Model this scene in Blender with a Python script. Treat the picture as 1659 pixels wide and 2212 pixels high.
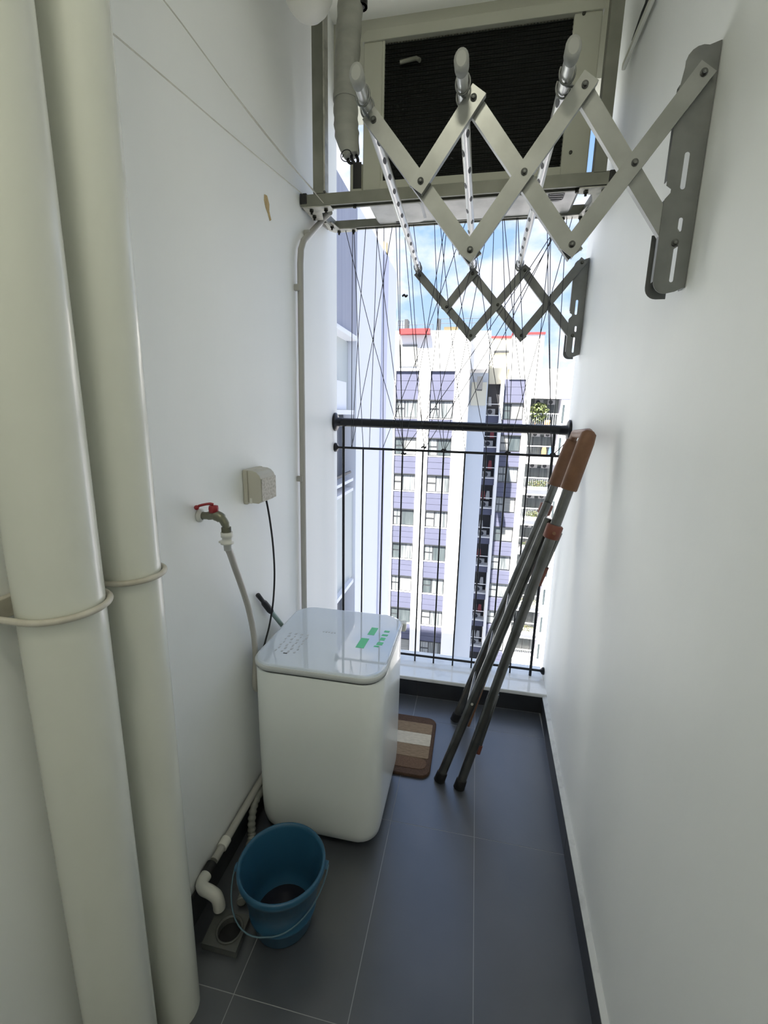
import bpy, bmesh, math, random
from mathutils import Vector, Matrix
random.seed(7)
for o in list(bpy.data.objects):
    bpy.data.objects.remove(o, do_unlink=True)
sc = bpy.context.scene
col = sc.collection

# ------------------------------------------------------------------ camera
AX = Vector((0.97979894, 0.06280762, -0.18986639))     # world X seen in image axes (right, down, forward)
AY = Vector((0.19887942, -0.2063188, 0.95806029))
AZ = Vector((0.02100048, -0.97646698, -0.21464209))
cam_d = bpy.data.cameras.new('camera')
cam = bpy.data.objects.new('camera', cam_d)
col.objects.link(cam)
right = Vector((AX[0], AY[0], AZ[0])); up = -Vector((AX[1], AY[1], AZ[1])); back = -Vector((AX[2], AY[2], AZ[2]))
M = Matrix((right, up, back)).transposed().to_4x4()
M.translation = Vector((0, 0, 1.5))
cam.matrix_world = M
cam_d.sensor_fit = 'VERTICAL'
cam_d.sensor_height = 36.0
cam_d.lens = 965.867 / 2212 * 36.0
cam_d.clip_start = 0.02
cam_d.clip_end = 500
sc.camera = cam

# ------------------------------------------------------------------ world, sun, exposure
EXPOSURE = 0.30
SKY = 1.1
SUN = 27.0
FILL_LAMP = 30.0  # glow strength of the added fill lamp
sc.view_settings.view_transform = 'Standard'
sc.view_settings.look = 'None'
sc.view_settings.gamma = 1.0
sc.view_settings.use_curve_mapping = False
sc.view_settings.exposure = EXPOSURE
sc.cycles.max_bounces = 14
sc.cycles.diffuse_bounces = 8
sc.cycles.glossy_bounces = 5
sc.cycles.sample_clamp_indirect = 6.0

w = bpy.data.worlds.new('sky'); sc.world = w
w.use_nodes = True
nt = w.node_tree; nt.nodes.clear()
def N(t, **k):
    n = nt.nodes.new(t)
    for a, b in k.items(): setattr(n, a, b)
    return n
out = N('ShaderNodeOutputWorld'); bg = N('ShaderNodeBackground'); tc = N('ShaderNodeTexCoord')
mp = N('ShaderNodeMapping'); mp.inputs['Scale'].default_value = (1.0, 1.0, 1.9); mp.inputs['Location'].default_value = (0.3, 0.12, 0.0)
nz = N('ShaderNodeTexNoise'); nz.inputs['Scale'].default_value = 4.6; nz.inputs['Detail'].default_value = 9; nz.inputs['Roughness'].default_value = 0.52
rmp = N('ShaderNodeValToRGB'); rmp.color_ramp.elements[0].position = 0.44; rmp.color_ramp.elements[1].position = 0.60
sep = N('ShaderNodeSeparateXYZ')
grad = N('ShaderNodeValToRGB')
grad.color_ramp.elements[0].position = 0.0; grad.color_ramp.elements[0].color = (0.52, 0.68, 0.92, 1)
grad.color_ramp.elements[1].position = 0.6; grad.color_ramp.elements[1].color = (0.20, 0.41, 0.86, 1)
mix = N('ShaderNodeMix', data_type='RGBA')
mix.inputs['B'].default_value = (0.94, 0.94, 1.0, 1)
L = nt.links
L.new(tc.outputs['Generated'], mp.inputs['Vector']); L.new(mp.outputs['Vector'], nz.inputs['Vector'])
L.new(nz.outputs['Fac'], rmp.inputs['Fac']); L.new(tc.outputs['Generated'], sep.inputs['Vector'])
L.new(sep.outputs['Z'], grad.inputs['Fac']); L.new(grad.outputs['Color'], mix.inputs['A'])
L.new(rmp.outputs['Color'], mix.inputs['Factor']); L.new(mix.outputs['Result'], bg.inputs['Color'])
bg.inputs['Strength'].default_value = SKY
L.new(bg.outputs['Background'], out.inputs['Surface'])

sd = bpy.data.lights.new('sun', 'SUN'); sd.energy = SUN; sd.angle = 0.0093; sd.color = (1.0, 0.95, 0.88)
so = bpy.data.objects.new('sun', sd); col.objects.link(so)
so.rotation_euler = Vector((0.20, 0.50, -0.84)).to_track_quat('-Z', 'Y').to_euler()
so.location = (-10, -15, 30)

# ------------------------------------------------------------------ materials
MATS = {}
def mat(name, c, rough=0.6, metal=0.0, c2=None, scale=6.0, lo=0.35, hi=0.7, bump=0.0, bscale=60.0, coat=0.0, stretch=None, spec=None, alpha=None, detail=4):
    if name in MATS: return MATS[name]
    m = bpy.data.materials.new(name); m.use_nodes = True
    t = m.node_tree; b = t.nodes['Principled BSDF']
    b.inputs['Base Color'].default_value = (*c, 1); b.inputs['Roughness'].default_value = rough; b.inputs['Metallic'].default_value = metal
    if spec is not None: b.inputs['Specular IOR Level'].default_value = spec
    if coat: b.inputs['Coat Weight'].default_value = coat; b.inputs['Coat Roughness'].default_value = 0.05
    if c2 is not None or bump:
        co = t.nodes.new('ShaderNodeTexCoord'); ma = t.nodes.new('ShaderNodeMapping')
        t.links.new(co.outputs['Object'], ma.inputs['Vector'])
        if stretch: ma.inputs['Scale'].default_value = stretch
    if c2 is not None:
        n = t.nodes.new('ShaderNodeTexNoise'); n.inputs['Scale'].default_value = scale; n.inputs['Detail'].default_value = detail
        r = t.nodes.new('ShaderNodeValToRGB')
        r.color_ramp.elements[0].position = lo; r.color_ramp.elements[0].color = (*c, 1)
        r.color_ramp.elements[1].position = hi; r.color_ramp.elements[1].color = (*c2, 1)
        t.links.new(ma.outputs['Vector'], n.inputs['Vector']); t.links.new(n.outputs['Fac'], r.inputs['Fac'])
        t.links.new(r.outputs['Color'], b.inputs['Base Color'])
    if bump:
        n2 = t.nodes.new('ShaderNodeTexNoise'); n2.inputs['Scale'].default_value = bscale; n2.inputs['Detail'].default_value = 3
        bp = t.nodes.new('ShaderNodeBump'); bp.inputs['Strength'].default_value = bump; bp.inputs['Distance'].default_value = 0.002
        t.links.new(ma.outputs['Vector'], n2.inputs['Vector']); t.links.new(n2.outputs['Fac'], bp.inputs['Height'])
        t.links.new(bp.outputs['Normal'], b.inputs['Normal'])
    MATS[name] = m
    return m

PAINT = mat('wall_paint', (0.880, 0.893, 0.885), 0.5, c2=(0.835, 0.850, 0.838), scale=2.2, stretch=(1, 1, 0.35), bump=0.15, bscale=40)
CEIL = mat('ceiling_paint', (0.87, 0.87, 0.83), 0.7)
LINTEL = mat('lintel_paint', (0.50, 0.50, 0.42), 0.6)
TILE = mat('floor_tile', (0.050, 0.055, 0.064), 0.34, c2=(0.064, 0.069, 0.080), scale=5, bump=0.08, bscale=120, spec=0.5)
GROUT = mat('grout', (0.34, 0.35, 0.35), 0.9)
SKIRT = mat('skirting_tile', (0.018, 0.020, 0.024), 0.4, c2=(0.028, 0.030, 0.035), scale=9)
LEDGE = mat('ledge_plaster', (0.62, 0.63, 0.62), 0.6, c2=(0.45, 0.46, 0.46), scale=22, lo=0.5, hi=0.75)
SILL = mat('sill_stone', (0.84, 0.85, 0.84), 0.10, c2=(0.62, 0.62, 0.60), scale=12, lo=0.58, hi=0.85, coat=0.6)
TILE.node_tree.nodes['Principled BSDF'].inputs['IOR'].default_value = 2.0
PVC = mat('pvc_white', (0.70, 0.71, 0.64), 0.20, c2=(0.66, 0.67, 0.60), scale=3)
PVCB = mat('pvc_bright', (0.70, 0.69, 0.63), 0.35)
CLAMP = mat('clamp_painted', (0.56, 0.53, 0.46), 0.5, c2=(0.42, 0.39, 0.32), scale=25)
DKMETAL = mat('dark_steel', (0.04, 0.042, 0.045), 0.45, 0.6)
RAILM = mat('rail_black', (0.012, 0.013, 0.016), 0.32, 0.3)
ALU = mat('aluminium', (0.32, 0.325, 0.315), 0.36, 0.75, c2=(0.26, 0.265, 0.255), scale=14, stretch=(1, 1, 1))
ALUD = mat('aluminium_weathered', (0.21, 0.215, 0.21), 0.42, 0.7, c2=(0.155, 0.16, 0.157), scale=16)
RODM = mat('rod_alloy', (0.68, 0.68, 0.66), 0.3, 0.45)
CAPG = mat('grey_plastic', (0.33, 0.335, 0.32), 0.5)
STRUT = mat('galvanised_strut', (0.20, 0.20, 0.165), 0.5, 0.35, c2=(0.26, 0.26, 0.22), scale=10)
STRUTD = mat('strut_slot_dark', (0.03, 0.03, 0.028), 0.6)
GUSSET = mat('galvanised_plate', (0.52, 0.51, 0.45), 0.45, 0.35, c2=(0.32, 0.31, 0.27), scale=30, lo=0.45, hi=0.75)
BOLT = mat('bolt', (0.13, 0.13, 0.11), 0.45, 0.7)
CASING = mat('ac_casing', (0.50, 0.50, 0.42), 0.45, c2=(0.45, 0.45, 0.375), scale=4)
PANM = mat('ac_pan', (0.46, 0.46, 0.44), 0.4, 0.3, c2=(0.30, 0.30, 0.28), scale=9, lo=0.45, hi=0.8)
COIL = mat('coil_dark', (0.004, 0.005, 0.005), 0.6)
FINM = mat('coil_grille', (0.006, 0.008, 0.007), 0.7, spec=0.2)
WRAP = mat('pipe_wrap', (0.44, 0.44, 0.39), 0.6, c2=(0.36, 0.36, 0.32), scale=10, bump=0.5, bscale=30, stretch=(1, 1, 3))
BLACK = mat('black_rubber', (0.010, 0.010, 0.011), 0.5)
DRAINP = mat('drain_pipe_grey', (0.40, 0.39, 0.36), 0.45)
STRING = mat('string', (0.55, 0.54, 0.48), 0.8)
WIRE = mat('net_wire', (0.03, 0.032, 0.038), 0.5)
WMW = mat('washer_white', (0.82, 0.85, 0.83), 0.28, coat=0.3)
LID = mat('washer_lid', (0.68, 0.745, 0.83), 0.03, coat=0.5)
LID.node_tree.nodes['Principled BSDF'].inputs['IOR'].default_value = 1.9
LIDRIM = mat('washer_lid_rim', (0.60, 0.62, 0.62), 0.3)
SEAM = mat('washer_seam', (0.05, 0.05, 0.05), 0.6)
GREEN = mat('sticker_green', (0.10, 0.62, 0.28), 0.35)
PRINT = mat('print_grey', (0.47, 0.50, 0.54), 0.4)
BUCKET = mat('bucket_blue', (0.022, 0.095, 0.175), 0.38, c2=(0.027, 0.110, 0.20), scale=5)
HOSE = mat('hose_grey', (0.46, 0.44, 0.40), 0.45)
HOSED = mat('hose_dirty', (0.24, 0.245, 0.22), 0.6)
BRASS = mat('tap_brass', (0.20, 0.20, 0.15), 0.35, 0.8)
RED = mat('tap_red', (0.26, 0.012, 0.018), 0.35)
WPLAST = mat('white_plastic', (0.66, 0.66, 0.62), 0.35)
SOCK = mat('socket_cover', (0.50, 0.48, 0.41), 0.5)
SOCKF = mat('socket_cover_mottled', (0.48, 0.45, 0.37), 0.55, c2=(0.27, 0.245, 0.19), scale=120, lo=0.38, hi=0.72)
STAIN = mat('peeling_putty', (0.52, 0.40, 0.20), 0.8, c2=(0.40, 0.29, 0.13), scale=60)
MOPST = mat('mop_stick', (0.27, 0.37, 0.34), 0.4)
RUGD = mat('rug_brown', (0.095, 0.052, 0.032), 0.95, c2=(0.065, 0.036, 0.022), scale=140, bump=0.8, bscale=300)
RUGM = mat('rug_tan', (0.30, 0.215, 0.135), 0.95, c2=(0.19, 0.13, 0.08), scale=120, stretch=(0.4, 3, 1), bump=0.8, bscale=300)
RUGL = mat('rug_cream', (0.66, 0.60, 0.48), 0.95, c2=(0.50, 0.45, 0.35), scale=120, stretch=(0.4, 3, 1), bump=0.8, bscale=300)
STEEL = mat('rack_steel', (0.20, 0.20, 0.195), 0.26, 0.9, c2=(0.13, 0.13, 0.125), scale=20)
BROWN = mat('rack_brown', (0.205, 0.098, 0.050), 0.5, c2=(0.165, 0.076, 0.038), scale=25)
RUST = mat('rack_red_brown', (0.185, 0.055, 0.034), 0.5)
DRAINBOX = mat('drain_box', (0.105, 0.11, 0.105), 0.5)
# outside
FACADE = mat('facade_white', (0.80, 0.78, 0.76), 0.8)
FBEIGE = mat('facade_cream', (0.62, 0.60, 0.50), 0.8)
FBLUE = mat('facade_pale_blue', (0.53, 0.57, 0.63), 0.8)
LAV = mat('spandrel_lavender', (0.075, 0.080, 0.125), 0.8, c2=(0.085, 0.090, 0.138), scale=0.5)
WFRAME = mat('window_frame', (0.034, 0.037, 0.041), 0.5)
GLASSW = mat('window_curtain_pane', (0.24, 0.255, 0.26), 0.25, c2=(0.085, 0.097, 0.10), scale=2.2, stretch=(3.2, 1, 0.12), lo=0.42, hi=0.6)
GLASSD = mat('window_dark_pane', (0.04, 0.052, 0.056), 0.2, c2=(0.08, 0.095, 0.098), scale=1.5, stretch=(2.5, 1, 0.3))
GLASSB = mat('window_blind_pane', (0.26, 0.265, 0.25), 0.4, c2=(0.16, 0.165, 0.16), scale=3, stretch=(0.1, 1, 6))
WINGW = mat('wing_white_blue', (0.72, 0.72, 0.75), 0.8)
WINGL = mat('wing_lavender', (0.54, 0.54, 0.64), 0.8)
WINGG = mat('wing_grey_blue', (0.30, 0.31, 0.37), 0.7, c2=(0.25, 0.26, 0.32), scale=0.8, stretch=(1, 4, 0.2))
WINGN = mat('wing_grey', (0.50, 0.52, 0.50), 0.8)
FRED = mat('roof_red', (0.26, 0.020, 0.022), 0.6)
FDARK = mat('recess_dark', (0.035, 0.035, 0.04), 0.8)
FDOOR = mat('balcony_glass', (0.05, 0.06, 0.06), 0.2, c2=(0.09, 0.10, 0.10), scale=1.4, stretch=(4, 1, 0.1))
LEAF = mat('leaf_green', (0.10, 0.125, 0.035), 0.6, c2=(0.045, 0.062, 0.020), scale=3)
FLOWER = mat('flower_mix', (0.16, 0.10, 0.045), 0.7, c2=(0.07, 0.085, 0.03), scale=3)
TERRA = mat('terracotta', (0.32, 0.18, 0.08), 0.7)
BLUECL = mat('laundry_blue', (0.07, 0.13, 0.35), 0.8)
REDCL = mat('laundry_red', (0.16, 0.03, 0.035), 0.8)
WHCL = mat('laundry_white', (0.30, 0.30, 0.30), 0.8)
GROUND = mat('street_ground', (0.22, 0.22, 0.21), 0.9)

# ------------------------------------------------------------------ mesh helpers
class MB:
    def __init__(s): s.v = []; s.f = []; s.s = []
    def add(s, vs, fs, smooth=False):
        b = len(s.v); s.v += [tuple(p) for p in vs]
        for f in fs: s.f.append([i + b for i in f]); s.s.append(smooth)
        return s
    def box(s, x0, x1, y0, y1, z0, z1):
        vs = [(x0,y0,z0),(x1,y0,z0),(x1,y1,z0),(x0,y1,z0),(x0,y0,z1),(x1,y0,z1),(x1,y1,z1),(x0,y1,z1)]
        return s.add(vs, [(0,3,2,1),(4,5,6,7),(0,1,5,4),(1,2,6,5),(2,3,7,6),(3,0,4,7)])
    def bar(s, p, q, wid, hei, upv=(0,0,1)):
        p = Vector(p); q = Vector(q); d = (q-p).normalized(); u = Vector(upv)
        a = d.cross(u).normalized(); u = a.cross(d).normalized()
        a *= wid/2; u *= hei/2
        vs = [p-a-u, p+a-u, p+a+u, p-a+u, q-a-u, q+a-u, q+a+u, q-a+u]
        return s.add(vs, [(0,1,2,3),(7,6,5,4),(0,4,5,1),(1,5,6,2),(2,6,7,3),(3,7,4,0)])
    def profile(s, p, q, poly, axis):
        """extrude polygon (a,b) from p to q; a along axis x dir, b along axis"""
        p = Vector(p); q = Vector(q); d = (q-p).normalized(); b = Vector(axis).normalized(); a = b.cross(d).normalized()
        n = len(poly)
        vs = [p + a*x + b*y for x, y in poly] + [q + a*x + b*y for x, y in poly]
        fs = [[(i+1) % n, i, i+n, (i+1) % n + n] for i in range(n)] + [list(range(n)), list(range(2*n-1, n-1, -1))]
        return s.add(vs, fs)
    def tube(s, path, r, n=12, caps=True, sy=1.0, upv=None):
        P = [Vector(p) for p in path]; k = len(P)
        R = r if isinstance(r, (list, tuple)) else [r]*k
        T = []
        for i in range(k):
            d = (P[min(i+1,k-1)] - P[max(i-1,0)]); T.append(d.normalized())
        ref = Vector(upv) if upv else (Vector((0,0,1)) if abs(T[0].z) < 0.9 else Vector((1,0,0)))
        a = T[0].cross(ref).normalized(); vs = []
        for i in range(k):
            a = (a - T[i]*a.dot(T[i])).normalized(); b = T[i].cross(a)
            for j in range(n):
                t = 2*math.pi*j/n
                vs.append(P[i] + a*(R[i]*math.cos(t)) + b*(R[i]*sy*math.sin(t)))
        fs = [[i*n+j, i*n+(j+1)%n, (i+1)*n+(j+1)%n, (i+1)*n+j] for i in range(k-1) for j in range(n)]
        s.add(vs, fs, True)
        if caps:
            s.add(vs[:n], [list(range(n-1,-1,-1))]); s.add(vs[-n:], [list(range(n))])
        return s
    def lathe(s, prof, c, n=32, axis='z', smooth=True):
        vs = []
        for r, h in prof:
            for j in range(n):
                t = 2*math.pi*j/n; x, y = r*math.cos(t), r*math.sin(t)
                p = {'z': (x, y, h), 'y': (x, h, y), 'x': (h, x, y)}[axis]
                vs.append((c[0]+p[0], c[1]+p[1], c[2]+p[2]))
        k = len(prof)
        fs = [[i*n+j, i*n+(j+1)%n, (i+1)*n+(j+1)%n, (i+1)*n+j] for i in range(k-1) for j in range(n)]
        s.add(vs, fs, smooth)
        return s
    def cyl(s, c, r, h, axis='z', n=20):
        """cylinder centred on c with height h along axis"""
        return s.lathe([(1e-5,-h/2),(r,-h/2),(r,-h/2),(r,h/2),(r,h/2),(1e-5,h/2)], c, n, axis)
    def rsec(s, secs, cap=True, smooth=True):
        """loft of equal-length closed loops"""
        n = len(secs[0]); vs = [p for q in secs for p in q]
        fs = [[i*n+j, i*n+(j+1)%n, (i+1)*n+(j+1)%n, (i+1)*n+j] for i in range(len(secs)-1) for j in range(n)]
        s.add(vs, fs, smooth)
        if cap:
            s.add(secs[0], [list(range(n-1,-1,-1))]); s.add(secs[-1], [list(range(n))])
        return s
    def build(s, name, m, parent=None, bevel=0.0, seg=2):
        off = parent_off(parent)
        me = bpy.data.meshes.new(name)
        me.from_pydata([(x-off[0], y-off[1], z-off[2]) for x, y, z in s.v], [], s.f)
        me.polygons.foreach_set('use_smooth', s.s)
        bm = bmesh.new(); bm.from_mesh(me); bmesh.ops.recalc_face_normals(bm, faces=bm.faces); bm.to_mesh(me); bm.free()
        me.materials.append(m); me.update()
        o = bpy.data.objects.new(name, me); col.objects.link(o)
        if parent: o.parent = parent
        if bevel:
            b = o.modifiers.new('bevel', 'BEVEL'); b.width = bevel; b.segments = seg; b.limit_method = 'ANGLE'; b.angle_limit = math.radians(40)
        return o

def parent_off(p):
    off = Vector((0,0,0))
    while p is not None:
        off += Vector(p.location); p = p.parent
    return off
def thing(name, label, cat, loc=(0,0,0), group=None):
    o = bpy.data.objects.new(name, None); col.objects.link(o); o.location = loc; o.empty_display_size = 0.05
    o['label'] = label; o['category'] = cat
    if group: o['group'] = group
    return o
def tag(o, label, cat, group=None):
    o['label'] = label; o['category'] = cat
    if group: o['group'] = group
    return o
def struct(o): o['kind'] = 'structure'; return o
def rrect(x0, x1, y0, y1, r, z, n=6):
    P = []
    for cx, cy, a0 in ((x1-r, y1-r, 0), (x0+r, y1-r, 90), (x0+r, y0+r, 180), (x1-r, y0+r, 270)):
        for i in range(n+1):
            a = math.radians(a0 + 90*i/n); P.append((cx+r*math.cos(a), cy+r*math.sin(a), z))
    return P
def smooth_path(pts, k=6):
    P = [Vector(p) for p in pts]; out = []
    for i in range(len(P)-1):
        p0 = P[max(i-1,0)]; p1 = P[i]; p2 = P[i+1]; p3 = P[min(i+2, len(P)-1)]
        for j in range(k):
            t = j/k
            out.append(0.5*((2*p1) + (p2-p0)*t + (2*p0-5*p1+4*p2-p3)*t*t + (3*p1-p0-3*p2+p3)*t**3))
    out.append(P[-1]); return out
def plate(name, outer, holes, fn, d0, d1, m, parent):
    """plate with through holes: 2-D loops mapped to 3-D by fn(a, b, depth)"""
    bm = bmesh.new(); off = parent_off(parent); edges = []
    for loop in [outer] + holes:
        vs = [bm.verts.new(Vector(fn(a, b, d0)) - off) for a, b in loop]
        for i in range(len(vs)): edges.append(bm.edges.new((vs[i], vs[(i+1) % len(vs)])))
    r = bmesh.ops.triangle_fill(bm, use_beauty=True, use_dissolve=False, edges=edges)
    faces = [g for g in r['geom'] if isinstance(g, bmesh.types.BMFace)]
    ex = bmesh.ops.extrude_face_region(bm, geom=faces)
    dv = Vector(fn(0,0,d1)) - Vector(fn(0,0,d0))
    bmesh.ops.translate(bm, vec=dv, verts=[g for g in ex['geom'] if isinstance(g, bmesh.types.BMVert)])
    bmesh.ops.recalc_face_normals(bm, faces=bm.faces)
    me = bpy.data.meshes.new(name); bm.to_mesh(me); bm.free(); me.materials.append(m)
    o = bpy.data.objects.new(name, me); col.objects.link(o)
    if parent: o.parent = parent
    return o
def slot2(cx, cy, wid, hei, n=6):
    r = wid/2; P = []
    for a0, yy in ((0, cy+hei/2-r), (180, cy-hei/2+r)):
        for i in range(n+1):
            a = math.radians(a0+180*i/n); P.append((cx+r*math.cos(a), yy+r*math.sin(a)))
    return P

# ================================================================== the room shell
XL, XR = -0.74, 0.446
struct(MB().box(XL-0.2, XL, -1.0, 2.37, -0.02, 3.2).build('wall_left', PAINT))
def wrx(y, z): return 0.446 - (2.3-y)*max(0.010, 0.035-0.025*z/1.6)      # the right wall runs slightly out of true
mb = MB(); zs_ = [-0.02, 0.4, 0.8, 1.2, 1.6, 2.4, 3.2]; ys_ = [-1.0, -0.2, 0.6, 1.4, 2.40]
vs = [(wrx(y, z), y, z) for z in zs_ for y in ys_]; nn = len(ys_); m_ = len(vs)
vs += [(0.66, y, z) for z in zs_ for y in ys_]
fs = [[i*nn+j, i*nn+j+1, (i+1)*nn+j+1, (i+1)*nn+j] for i in range(len(zs_)-1) for j in range(nn-1)]
fs += [[m_+a for a in reversed(f)] for f in fs]
for i in range(len(zs_)-1):
    for j in (0, nn-1): fs.append([i*nn+j, (i+1)*nn+j, m_+(i+1)*nn+j, m_+i*nn+j])
for j in range(nn-1):
    for i in (0, len(zs_)-1): fs.append([i*nn+j, i*nn+j+1, m_+i*nn+j+1, m_+i*nn+j])
struct(mb.add(vs, fs).build('wall_right', PAINT))
struct(MB().box(XL-0.2, XR+0.2, -1.2, -1.0, -0.02, 3.2).build('wall_back', PAINT))
struct(MB().box(XL-0.2, XR+0.2, -1.2, 2.47, 3.2, 3.45).build('ceiling', CEIL))
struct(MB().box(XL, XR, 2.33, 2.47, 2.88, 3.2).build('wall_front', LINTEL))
floor = struct(MB().box(XL, XR, -1.0, 2.18, -0.15, -0.0006).build('floor', GROUT))
gx = [XL+0.012, -0.531, -0.222, 0.087, 0.414]
gy = [-1.0, -0.399, 0.194, 0.787, 1.383, 1.975, 2.166]
for i in range(4):
    for j in range(6):
        g = 0.0011
        MB().box(gx[i]+g, gx[i+1]-g, gy[j]+g, gy[j+1]-g, -0.012, 0.0).build('tile', TILE, floor)
# kerb and sill under the railing
sill = MB().box(XL, XR, 2.166, 2.44, 0.090, 0.112)
sill = struct(sill.build('trim_1', SILL, None, 0.004))
kerb = struct(MB().box(XL, XR, 2.18, 2.44, -0.15, 0.0899).build('trim_2', GROUT))
kx = [XL, -0.222-0.31, -0.222, 0.087, XR]
for i in range(4):
    MB().box(kx[i]+0.001, kx[i+1]-0.001, 2.167, 2.1805, 0.0, 0.088).build('tile', SKIRT, kerb)
struct(MB().box(XL-0.2, XR+0.2, 2.37, 2.55, -3.0, -0.15).build('wall_outer', FACADE))
# skirting: dark tiles with a pale plaster ledge on top
bl = struct(MB().box(XL+0.0005, XL+0.004, -1.0, 2.166, 0.0, 0.100).build('baseboard_left', GROUT))
br = MB()
ya, yb = -1.0, 2.166
def skx(y): return 0.382 + (y-0.879)*0.0295
br.add([(skx(ya), ya, 0.092), (wrx(ya,.1), ya, 0.092), (wrx(yb,.1), yb, 0.092), (skx(yb), yb, 0.092), (skx(ya), ya, 0.098), (wrx(ya,.1), ya, 0.104), (wrx(yb,.1), yb, 0.104), (skx(yb), yb, 0.098)],
       [(0,3,2,1),(4,5,6,7),(0,1,5,4),(1,2,6,5),(2,3,7,6),(3,0,4,7)])
br = struct(br.build('baseboard_right', LEDGE))
yy = [-1.0, -0.4, 0.19, 0.787, 1.383, 1.975, 2.166]
for j in range(6):
    a, b = yy[j]+0.001, yy[j+1]-0.001
    MB().box(XL+0.004, XL+0.013, a, b, 0.0, 0.099).build('tile', SKIRT, bl)
    t = MB().add([(skx(a), a, 0), (wrx(a,0), a, 0), (wrx(b,0), b, 0), (skx(b), b, 0), (skx(a), a, 0.092), (wrx(a,.1), a, 0.092), (wrx(b,.1), b, 0.092), (skx(b), b, 0.092)],
                 [(0,3,2,1),(4,5,6,7),(0,1,5,4),(1,2,6,5),(2,3,7,6),(3,0,4,7)])
    t.build('tile', SKIRT, br)

# added fill lamp behind the camera, stands in for indoor light
lt = thing('fill_lamp', 'round white fill lamp added out of view on the loggia ceiling', 'lamp', (-0.15, -0.30, 3.2))
MB().lathe([(1e-4, 3.19), (0.17, 3.19), (0.17, 3.165), (0.15, 3.16), (1e-4, 3.16)], (-0.15, -0.30, 0), 32).build('fill_housing', WPLAST, lt)
em = bpy.data.materials.new('fill_glow'); em.use_nodes = True
eb = em.node_tree.nodes['Principled BSDF']; eb.inputs['Emission Color'].default_value = (1.0, 0.97, 0.78, 1); eb.inputs['Emission Strength'].default_value = FILL_LAMP
MB().lathe([(1e-4, 3.135), (0.10, 3.14), (0.145, 3.158), (0.145, 3.16)], (-0.15, -0.30, 0), 32).build('fill_diffuser', em, lt)

# ================================================================== left wall: two drain stacks
def stack(nm, x, y, r, label):
    t = thing('drain_stack', label, 'pipe', (x, y, 0), 'white drain stacks in the corner')
    MB().tube([(x,y,0.0), (x,y,0.03), (x,y,3.199)], r, 40).build('pipe', PVC, t)
    zc = 1.178
    P = [(XL+0.006, y-r-0.006, zc), (x-0.01, y-r-0.006, zc)]
    for i in range(0, 21):
        a = math.radians(-90 + 180*i/20); P.append((x+(r+0.006)*math.cos(a), y+(r+0.006)*math.sin(a), zc))
    P += [(x-0.01, y+r+0.006, zc), (XL+0.006, y+r+0.006, zc)]
    MB().tube(P, 0.0055, 10).build('clamp_ring', CLAMP, t)
    MB().box(XL+0.001, XL+0.014, y-r-0.018, y+r+0.018, zc-0.015, zc+0.02).build('clamp_rail', CLAMP, t, 0.002)
    for sgn in (-1, 1):
        MB().cyl((XL+0.022, y+sgn*(r+0.006), zc), 0.009, 0.012, 'x', 6).build('nut', BOLT, t)
    return t
stack('a', -0.657, 0.575, 0.0625, 'thicker white drain stack, farther from the washing machine')
stack('b', -0.659, 0.732, 0.0550, 'thinner white drain stack beside the wall tap')

# peeled patch on the wall
pp = [(1.565,2.225),(1.585,2.232),(1.60,2.20),(1.598,2.165),(1.612,2.13),(1.60,2.118),(1.588,2.145),(1.572,2.165),(1.562,2.195)]
tag(plate('peeled_patch', pp, [], lambda a, b, d: (XL+d, a, 2.172+(b-2.172)*0.62), 0.0002, 0.0015, STAIN, None), 'small ochre patch of peeled putty on the wall below the strings', 'stain')
pp = [(0.600+0.006*math.cos(i*1.05), 1.53+0.009*math.sin(i*1.05)) for i in range(6)]

# ------------------------------------------------------------------ condensate pipe along the left wall
px = -0.7195; pr = 0.0125
t = thing('condensate_pipe', 'thin grey plastic condensate pipe running down the wall to the floor drain', 'pipe', (px, 1.81, 0.1))
P = [(-0.66, 2.02, 2.325), (-0.695, 2.05, 2.318), (px, 2.06, 2.30), (px, 1.865, 2.165), (px, 1.835, 2.125), (px, 1.825, 2.07), (px, 1.80, 0.60), (px, 1.795, 0.17), (px, 1.78, 0.137), (px, 1.74, 0.128), (px, 1.2, 0.124), (px, 1.012, 0.120)]
MB().tube(P, pr, 14).build('pipe', DRAINP, t)
for p in ((px, 1.81, 1.22), (px, 1.822, 1.98), (px, 1.936, 2.213)):
    MB().box(XL+0.001, px+0.004, p[1]-0.020, p[1]-0.008, p[2]-0.012, p[2]+0.012).build('pipe_clip', DRAINP, t, 0.002)
MB().tube([(px, 1.085, 0.122), (px, 1.055, 0.121)], 0.0165, 16).build('joint_collar', PVCB, t)
MB().tube([(px, 1.000, 0.1205), (px, 0.968, 0.119)], 0.0175, 16).build('black_joint', BLACK, t)
P = smooth_path([(px+0.001, 0.967, 0.119), (px+0.002, 0.945, 0.119), (px+0.014, 0.932, 0.117), (-0.685, 0.932, 0.110), (-0.665, 0.932, 0.098), (-0.658, 0.932, 0.075), (-0.657, 0.932, 0.058)], 5)
MB().tube(P, 0.0175, 18).build('elbow', PVCB, t)

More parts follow.
